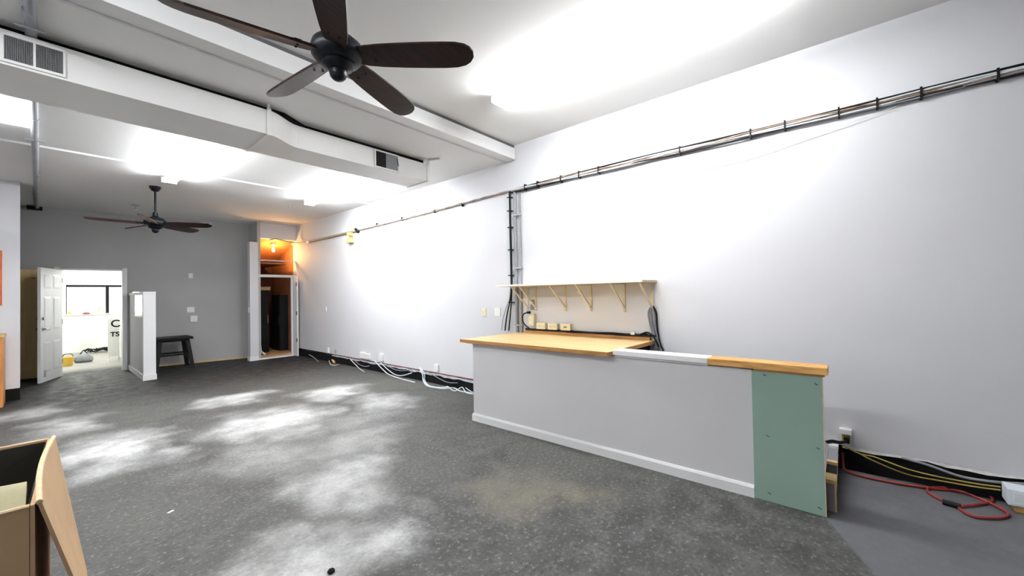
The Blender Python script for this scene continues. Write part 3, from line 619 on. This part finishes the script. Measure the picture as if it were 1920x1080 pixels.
# ------------------------------------------------------------------ shelf with brackets
t = thing('wall_shelf', (3.9, 2.45, 1.21), 'white wall shelf on six cream brackets above the wood counter', 'shelf')
ZS, XS = 1.512, 3.70
B(XS, XW, 1.50, 3.40, ZS, ZS+.020).build('board', K['shelftan'], t); B(XS-.006, XS, 1.50, 3.40, ZS, ZS+.020).build('front_edge', K['shelfwhite'], t)
B(XS, XW, 1.505, 3.40, ZS+.020, ZS+.0215).build('top_sheet', K['shelfwhite'], t)
B(XS, XW, 1.488, 1.50, ZS-.004, ZS+.022).build('end_cleat', K['shelftan'], t)
for y in (3.165, 3.035, 2.592, 2.248, 1.842, 1.535):
    b_ = MB(); b_.box(XW-.014, XW, y-.013, y+.013, 1.20, ZS); b_.box(XS+.02, XW, y-.013, y+.013, ZS-.012, ZS); b_.beam((XW-.012, y, 1.245), (XS+.035, y, ZS-.012), .018, .012)
    b_ = b_.build('bracket', K['bracket'], t)
    for z in (1.215, 1.24): MB().tube([(XW-.014, y, z), (XW-.020, y, z)], .006, 8).build('screw', K['pipe'], b_)
# things between shelf and counter
G3 = 'boxes above the wood counter'
for y, lab, nn in ((2.925, 'leftmost cream outlet box above the wood counter', 2), (2.752, 'middle cream outlet box above the wood counter', 2), (2.565, 'rightmost cream switch box above the wood counter', 0)):
    u = thing('outlet_box', (XW-.03, y, .975), lab, 'outlet box', G3)
    B(XW-.055, XW, y-.062, y+.062, .978, 1.050).build('box', K['cream'], u, bevel=.004)
    B(XW-.060, XW-.055, y-.066, y+.066, .975, 1.053).build('cover', K['cream'], u, bevel=.002)
    for s_ in (-.026, .026):
        if nn:
            B(XW-.063, XW-.060, y+s_-.017, y+s_+.017, .996, 1.032).build('socket', K['cream'], u)
            for q in (-.006, .006): B(XW-.0636, XW-.0628, y+s_+q-.0015, y+s_+q+.0015, 1.007, 1.021).build('slot', K['slot'], u)
    if not nn: B(XW-.066, XW-.060, y-.02, y+.02, 1.01, 1.02).build('toggle', K['slot'], u)
u = thing('outlet_box', (XW-.03, 3.075, 1.02), 'tall cream outlet box with a black plug under the left shelf brackets', 'outlet box', G3)
B(XW-.05, XW, 3.04, 3.115, 1.02, 1.165).build('box', K['cream'], u, bevel=.004); B(XW-.056, XW-.05, 3.036, 3.119, 1.016, 1.169).build('cover', K['cream'], u)
for z in (1.06, 1.125): B(XW-.059, XW-.056, 3.06, 3.095, z-.015, z+.015).build('socket', K['plate'], u)
B(XW-.09, XW-.056, 3.08, 3.12, 1.165, 1.195).build('plug', K['black'], u)
u = thing('round_knob', (XW, 3.09, 1.30), 'round white knob on a dark plate behind the left brackets', 'knob')
B(XW-.008, XW, 3.05, 3.12, 1.21, 1.34).build('plate', K['grille'], u); MB().tube([(XW-.008, 3.085, 1.305), (XW-.04, 3.085, 1.305)], .024, 14).build('knob', K['plate'], u, smooth=True)
solid('wall_patch', MB().tube([(XW-.002, 2.40, 1.425), (XW-.005, 2.40, 1.425)], .028, 18), K['plate'], 'faint round white patch on the wall under the shelf', 'patch')
solid('loose_wire', MB().tube(spline([(XW-.08, 3.10, 1.185), (XW-.10, 3.17, 1.15), (XW-.09, 3.175, 1.05), (XW-.06, 3.10, .975), (XW-.05, 3.04, .955)], 6), .008, 8), K['black'], 'black cord curling from the tall cream outlet box to the ledge', 'cord', smooth=True)
t = thing('cable_run', (XW-.03, 2.4, .948), 'black cable run lying along the back ledge of the wood counter', 'cables')
for i in range(3): MB().tube(spline([(XW-.012-.012*i, 3.19-.13*k, 0.963+.004*math.sin(k*1.3+2*i)+.004*(i == 1)) for k in range(14)], 4), .008, 7).build('cable', K['black'], t, smooth=True)
u = thing('small_plug', (XW-.03, 1.75, .95), 'small white plug on the back ledge near the right brackets', 'plug')
B(XW-.045, XW-.02, 1.72, 1.765, .965, .995).build('body', K['plate'], u, bevel=.004); MB().tube([(XW-.03, 1.73, .97), (XW-.03, 1.69, .965)], .008, 8).build('cord_end', K['black'], u, smooth=True)
solid('power_adapter', B(XW-.045, XW-.012, 1.585, 1.66, .966, .985), K['black'], 'flat black adapter on the right end of the back ledge', 'adapter', bevel=.004)
t = thing('hanging_cables', (XW-.02, 1.50, .9), 'grey cables looping down from the rightmost shelf bracket', 'cables')
for i, (dy, m_) in enumerate(((.045, 'cable_g'), (-.02, 'cable_g'), (-.045, 'black'), (.02, 'cable_g'))):
    MB().tube(spline([(XW-.02, 1.535+dy*.2, 1.27), (XW-.022, 1.535+dy*.9, 1.20), (XW-.02, 1.525+dy*.8, 1.08), (XW-.022, 1.505+dy*.6, .98), (XW-.03, 1.48+dy*.5, .89), (XW-.035, 1.47+dy, .82)], 6), .0085, 7).build('cable', K[m_], t, smooth=True)
solid('loose_wires', MB().tube(spline([(XW-.05, 1.66, .97), (XW-.06, 1.58, 1.0), (XW-.05, 1.52, .96), (XW-.06, 1.49, .92), (XW-.04, 1.47, .86)], 6), .009, 7), K['black'], 'black wire curling over the right end of the back ledge', 'cable', smooth=True)

# ------------------------------------------------------------------ right corner: outlet, yellow cables, red cord, white box
u = thing('wall_outlet', (XW, .035, .27), 'brass and white outlet box low on the wall right of the bar', 'outlet', G2)
B(XW-.05, XW, .0, .075, .285, .325).build('cover', K['plate'], u, bevel=.003); B(XW-.04, XW, .012, .06, .235, .285).build('brass_box', K['cable_y'], u); B(XW-.07, XW-.04, .015, .05, .225, .265).build('plug', K['black'], u)
solid('loose_wire', MB().tube(spline([(XW-.06, .03, .24), (XW-.08, .07, .228), (XW-.09, .12, .23), (XW-.12, .15, .225)], 5), .012, 8), K['black'], 'short black cord from the low outlet over the platform edge', 'cord', smooth=True)
for j, dz in ((0, 0), (1, .022)):
    pts = [at(px, py, 0, XW-.03-.02*j) for px, py in ((1574, 832), (1610, 850), (1640, 865-8*j), (1700, 889-10*j), (1760, 901-7*j), (1830, 913-6*j), (1876, 919-6*j))]
    solid('yellow_cable', MB().tube(spline(pts, 6), .005, 7), K['cable_y'], ('lower' if j == 0 else 'upper')+' of two yellow cables sagging along the wall foot right of the bar', 'cable', 'yellow cables', smooth=True)
t = thing('extension_cord', (3.9, -.5, 0), 'red extension cord looped on the floor right of the bar', 'cord')
pts = [(XW-.02, .06, .13), (XW-.03, .058, .05), (XW-.06, .045, .014)]+[tuple(at(px, py, 2, .012)) for px, py in ((1610, 891), (1650, 900), (1700, 909), (1760, 917), (1800, 921), (1845, 938), (1880, 955), (1890, 966), (1870, 971), (1830, 969), (1805, 958), (1800, 950), (1830, 946), (1860, 940), (1850, 928), (1800, 917), (1750, 914), (1739, 920), (1755, 932), (1770, 939))]
MB().tube(spline(pts, 6), .008, 8).build('cord', K['cable_r'], t, smooth=True)
p = at(1778, 943, 2, .018); MB().tube([p+Vector((-.0, .025, .0)), p+Vector((-.01, -.02, .0)), p+Vector((-.02, -.05, .0))], .017, 10).build('socket_end', K['black'], t, smooth=True)
solid('black_cable', MB().tube(spline([at(1690, 858, 0, XW-.008), at(1740, 872, 0, XW-.02), at(1800, 893, 0, XW-.025), at(1860, 903, 0, XW-.025), at(1930, 908, 0, XW-.02)], 6), .009, 8), K['cable_g'], 'grey cable slung across the black wall foot right of the bar', 'cable', smooth=True)
t = thing('white_box', (3.93, -.85, .03), 'pale white box on a wooden block at the right edge', 'box')
B(3.90, 4.03, -1.1, -.735, .045, .145).build('body', K['ltblue'], t, bevel=.004); B(3.897, 3.90, -1.08, -.76, .06, .13).build('face', K['ltblue'], t)
solid('wood_block', B(3.92, 4.04, -1.1, -.77, 0, .045), K['rawwood'], 'wooden block on the floor under the pale white box', 'block', bevel=.003)

# ------------------------------------------------------------------ stool by the half wall
t = thing('stool', (1.70, 10.66, 0), 'black wooden stool with splayed legs beside the half wall', 'stool')
zs = .655; cx, cy, hx, hy = 1.72, 10.70, .30, .27
mb = MB()
for k, (s0, s1) in enumerate(((zs-.05, zs-.012), (zs-.012, zs))):
    e0 = .0 if k == 0 else .008
    mb.box(cx-hx+e0, cx+hx-e0, cy-hy+e0, cy+hy-e0, s0, s1)
mb.build('seat', K['stool'], t)
B(cx-hx+.06, cx+hx-.06, cy-hy+.06, cy+hy-.06, zs-.09, zs-.035).build('apron', K['stool'], t)
ft = []
for sx in (-1, 1):
    for sy in (-1, 1):
        a = Vector((cx+sx*(hx-.09), cy+sy*(hy-.09), zs-.036)); b_ = Vector((cx+sx*(hx-.01), cy+sy*(hy-.01), 0)); ft.append((sx, sy, a, b_))
        d = (b_-a); mb = MB(); w0 = .034; w1 = .032
        mb.hexa([(b_.x-w1, b_.y-w1, 0), (b_.x+w1, b_.y-w1, 0), (b_.x+w1, b_.y+w1, 0), (b_.x-w1, b_.y+w1, 0), (a.x-w0, a.y-w0, a.z), (a.x+w0, a.y-w0, a.z), (a.x+w0, a.y+w0, a.z), (a.x-w0, a.y+w0, a.z)]).build('leg', K['stool'], t)
def lp(sx, sy, z):
    for q in ft:
        if q[0] == sx and q[1] == sy: return q[2].lerp(q[3], (zs-.036-z)/(zs-.036))
for sy in (-1, 1): MB().beam(lp(-1, sy, .30), lp(1, sy, .30), .022, .035).build('stretcher', K['stool'], t)
for sx in (-1, 1): MB().beam(lp(sx, -1, .20), lp(sx, 1, .20), .022, .035).build('stretcher', K['stool'], t)

# ------------------------------------------------------------------ left edge: cabinet, picture, cardboard box
t = thing('side_cabinet', (-.65, 9.0, 0), 'orange oak cabinet against the jutting wall at the left edge', 'cabinet')
B(-1.0, -.355, 8.80, 9.288, .0, .955).build('body', K['cabwood'], t, bevel=.003); B(-1.02, -.345, 8.78, 9.288, .955, .985).build('top', K['tanwood'], t, bevel=.003)
for z0, z1 in ((.70, .92), (.42, .66)):
    dr = B(-.97, -.385, 8.785, 8.80, z0, z1).build('drawer', K['cabwood'], t); B(-.74, -.62, 8.76, 8.785, (z0+z1)/2-.01, (z0+z1)/2+.01).build('handle', K['letter'], dr)
dr = B(-.97, -.385, 8.785, 8.80, .06, .38).build('door', K['cabwood'], t); B(-.44, -.42, 8.76, 8.785, .26, .34).build('handle', K['letter'], dr)
t = thing('wall_picture', (-.7, 9.28, 1.38), 'orange picture hanging on the jutting wall at the left edge', 'picture')
MB().box(-1.0, -.385, 9.265, 9.298, 1.382, 1.42).box(-1.0, -.385, 9.265, 9.298, 2.136, 2.174).box(-1.0, -.962, 9.265, 9.298, 1.42, 2.136).box(-.423, -.385, 9.265, 9.298, 1.42, 2.136).build('frame', K['frame_o'], t)
B(-.962, -.423, 9.28, 9.298, 1.42, 2.136).build('print', K['orange'], t)

t = thing('cardboard_box', (-.3, 1.8, 0), 'open cardboard box with hanging flaps near the camera', 'box')
zt = .95; f0 = at(65, 946, 2, zt); f1 = at(95, 822, 2, zt); bx1f, bx1b = f0.x, f1.x; yf, yk = f0.y, f1.y; bx0 = -.62; th = .007
P = MB().hexa([(bx1f-th, yf, 0), (bx1f, yf, 0), (bx1b, yk, 0), (bx1b-th, yk, 0), (bx1f-th, yf, zt), (bx1f, yf, zt), (bx1b, yk, zt), (bx1b-th, yk, zt)]); P.build('side', K['card'], t)
B(bx0, bx0+th, yf, yk, 0, zt).build('side', K['card'], t)
B(bx0, bx1f-.008, yf, yf+th, 0, zt-.002).build('front', K['card'], t)
B(bx0, bx1b-.004, yk-th, yk, 0, zt+.0).build('back', K['card'], t)
B(bx0, bx1f, yf, yk, .0, .01).build('bottom', K['card'], t)
B(bx0+th, bx1b-.012, yk-th-.004, yk-th, .05, zt-.006).build('inner_shade', K['inner_shade'], t)  # dark panels paint the shade inside the open box
MB().hexa([(bx1f-th-.005, yf+.01, .05), (bx1f-th-.001, yf+.01, .05), (bx1b-th-.001, yk-.015, .05), (bx1b-th-.005, yk-.015, .05), (bx1f-th-.005, yf+.01, zt-.008), (bx1f-th-.001, yf+.01, zt-.008), (bx1b-th-.001, yk-.015, zt-.008), (bx1b-th-.005, yk-.015, zt-.008)]).build('inner_shade', K['inner_shade'], t)
# right flap: hinged on the top edge and hanging outwards
n = 6; mb = MB()
drop = .50
def fp(u, v, tk):   # u along the hinge 0..1, v down 0..1
    bow = -.012*math.sin(math.pi*u)
    hx_ = bx1f+(bx1b-bx1f)*u+bow; hy_ = yf+(yk-yf)*u
    return Vector((hx_+.004+(.125-.05*u)*v+tk*.006, hy_, zt+.003*math.sin(math.pi*u)-drop*v+tk*.004))
gv = []; NU, NV = 10, 4
for tk in (0, 1):
    for i in range(NU+1):
        for j in range(NV+1): gv.append(fp(i/NU, j/NV, tk))
idx = lambda tk, i, j: tk*(NU+1)*(NV+1)+i*(NV+1)+j
fc = []
for i in range(NU):
    for j in range(NV):
        fc.append((idx(1, i, j), idx(1, i, j+1), idx(1, i+1, j+1), idx(1, i+1, j))); fc.append((idx(0, i, j), idx(0, i+1, j), idx(0, i+1, j+1), idx(0, i, j+1)))
for i in range(NU): fc.append((idx(0, i, 0), idx(1, i, 0), idx(1, i+1, 0), idx(0, i+1, 0))); fc.append((idx(0, i, NV), idx(0, i+1, NV), idx(1, i+1, NV), idx(1, i, NV)))
for j in range(NV): fc.append((idx(0, 0, j), idx(0, 0, j+1), idx(1, 0, j+1), idx(1, 0, j))); fc.append((idx(0, NU, j), idx(1, NU, j), idx(1, NU, j+1), idx(0, NU, j+1)))
mb.add(gv, fc).build('flap', K['card'], t, smooth=True)
MB().tube([fp(i/10, 0, .5)+Vector((0, 0, .001)) for i in range(11)], .006, 8).build('flap_fold', K['cardedge'], t, smooth=True)
MB().tube([(bx0, yf+.003, zt-.001), (bx1f-.008, yf+.003, zt-.001)], .0045, 6).build('rim', K['cardedge'], t, smooth=True)
MB().tube([(bx0, yk-.003, zt), (bx1b-.004, yk-.003, zt)], .004, 6).build('rim', K['cardedge'], t, smooth=True)
MB().mbox(Matrix.Translation((-.11, yf-.004, .86)), -.02, .02, -.002, .004, -.012, .012).build('hand_hole', K['letter'], t)
mb = MB(); R_ = []
for i in range(13):
    for j in range(7):
        u, v = i/12, j/6
        R_.append((bx0+.02+(bx1f-.014-bx0-.02)*u, yf+.02+.20*v, .915+.03*math.sin(math.pi*v)+.012*math.sin(u*7+v*3)+.018*u))
fc = [(i*7+j, i*7+j+1, (i+1)*7+j+1, (i+1)*7+j) for i in range(12) for j in range(6)]
lo_ = [(a, b_, c-.06) for a, b_, c in R_]; k_ = len(R_)
edge = [i*7 for i in range(13)]+[12*7+j for j in range(1, 7)]+[i*7+6 for i in range(11, -1, -1)]+[j for j in range(5, 0, -1)]
fc += [tuple(k_+q for q in f[::-1]) for f in fc[:72]]+[(edge[q], edge[(q+1) % len(edge)], k_+edge[(q+1) % len(edge)], k_+edge[q]) for q in range(len(edge))]
solid('folded_cloth', MB().add(R_+lo_, fc), K['khaki'], 'folded khaki cloth lying inside the open cardboard box', 'cloth', smooth=True)

# small litter on the floor
p = at(621, 1074, 2, 0); rk = MB().lathe([(.012, 0), (.02, .006), (.016, .016), (.005, .022)], p, 7); solid('debris', rk, K['letter'], 'small black scrap on the floor at the bottom edge', 'debris')
p = at(320, 960, 2, 0); solid('paper_scrap', MB().mbox(Matrix.Translation(p) @ Matrix.Rotation(.5, 4, 'Z'), -.018, .018, -.008, .008, 0, .004), K['plate'], 'tiny white paper scrap on the open floor', 'scrap')

# ------------------------------------------------------------------ things in the next room
def text_mesh(body, size, loc, name, parent, m):
    c = bpy.data.curves.new('lettering', 'FONT'); c.body = body; c.size = size; c.extrude = .002; c.align_x = 'CENTER'; c.offset = .004
    o = bpy.data.objects.new('lettering', c); COL.objects.link(o); dg = bpy.context.evaluated_depsgraph_get(); dg.update()
    me = bpy.data.meshes.new_from_object(o.evaluated_get(dg)); bpy.data.objects.remove(o)
    me.transform(Matrix.Translation(Vector(loc)-Vector(parent['_o'])) @ Matrix.Rotation(math.pi/2, 4, 'X'))
    me.materials.clear(); me.materials.append(m); q = bpy.data.objects.new(name, me); COL.objects.link(q); q.parent = parent; return q
p0 = at(203, 590, 1, 13.4); p1 = at(246, 636, 1, 13.4)
t = thing('sign_board', (1.08, 13.4, 0), 'white board with black letters standing by the divider in the next room', 'sign')
B(.985, 1.183, 13.41, 13.43, .10, 1.02).build('board', K['farwhite'], t)
for x in (1.0, 1.155): B(x, x+.015, 13.43, 13.60, 0, .10).build('foot', K['farwhite'], t); 
text_mesh('C', .24, (1.115, 13.407, .80), 'lettering', t, K['letter']); text_mesh('TS', .15, (1.105, 13.407, .575), 'lettering', t, K['letter'])
t = thing('yellow_bucket', (.34, 13.6, 0), 'yellow bucket on the floor just inside the next room', 'bucket')
p = at(127, 655, 1, 13.2); bx = p.x
t.location = (bx, 13.2, 0); t['_o'] = (bx, 13.2, 0)
MB().lathe([(.075, 0), (.095, .19), (.10, .195), (.085, .20), (.07, .02)], (bx, 13.2, 0), 18).build('pail', K['toy_y'], t, smooth=True)
MB().tube(spline([(bx-.09, 13.2, .18), (bx-.05, 13.17, .26), (bx+.05, 13.17, .26), (bx+.09, 13.2, .18)], 5), .006, 6).build('handle', K['letter'], t, smooth=True)
p = at(122, 683, 2, 0)
t = thing('small_carton', (p.x, p.y, 0), 'small brown carton on the floor beside the open white door', 'box')
B(p.x-.075, p.x+.075, p.y, p.y+.15, 0, .14).build('body', K['card'], t, bevel=.003); B(p.x-.08, p.x+.08, p.y-.004, p.y+.154, .13, .145).build('lid', K['card'], t)
t = thing('grey_bag', (bx+.26, 13.7, 0), 'dark grey bag on the floor behind the yellow bucket', 'bag')
MB().lathe([(.13, 0), (.16, .05), (.15, .12), (.08, .19), (.03, .21)], (bx+.26, 13.7, 0), 14).build('body', K['cable_g'], t, smooth=True); MB().tube(spline([(bx+.2, 13.68, .19), (bx+.26, 13.66, .27), (bx+.32, 13.68, .19)], 4), .01, 6).build('strap', K['black'], t, smooth=True)
t = thing('cable_tangle', (.6, 15.8, 0), 'tangle of black cables on the far floor of the next room', 'cables')
for i in range(7):
    c0 = at(157+6*i, 651, 2, .02); pts = []
    for k in range(7):
        a = k*1.05+i; pts.append((c0.x-.06+.10*math.cos(a)+.02*k, min(c0.y, 15.9)+.16*math.sin(a), .02+.10*abs(math.sin(k*1.3+i))))
    MB().tube(spline(pts, 4), .012, 6).build('cable', K['black'], t, smooth=True)
p = at(190, 588, 1, YE-.03)
t = thing('green_box', (p.x, YE-.03, 1.07), 'pale green box on the window sill of the next room', 'box')
B(p.x-.075, p.x+.065, YE-.055, YE+.0, 1.07, 1.27).build('body', K['green_b'], t); B(p.x-.08, p.x+.07, YE-.058, YE+.002, 1.25, 1.275).build('lid', K['green_b'], t)
p = at(162, 588, 1, YE-.03)
solid('maroon_cloth', MB().lathe([(.085, 0), (.08, .02), (.04, .045), (.01, .05)], (p.x, YE-.02, 1.07), 12), K['maroon'], 'maroon cloth bundle on the window sill of the next room', 'cloth', smooth=True)
p = at(129, 588, 1, YE-.03)
t = thing('yellow_tin', (p.x, YE-.03, 1.07), 'yellow tin on the left end of the next room window sill', 'tin')
MB().lathe([(.035, 0), (.035, .07)], (p.x+.01, YE-.02, 1.07), 14).build('body', K['toy_y'], t, smooth=True); MB().lathe([(.037, .065), (.037, .08), (.01, .084)], (p.x+.01, YE-.02, 1.07), 14).build('lid', K['toy_y'], t, smooth=True)

for o in bpy.data.objects:
    if '_o' in o: del o['_o']
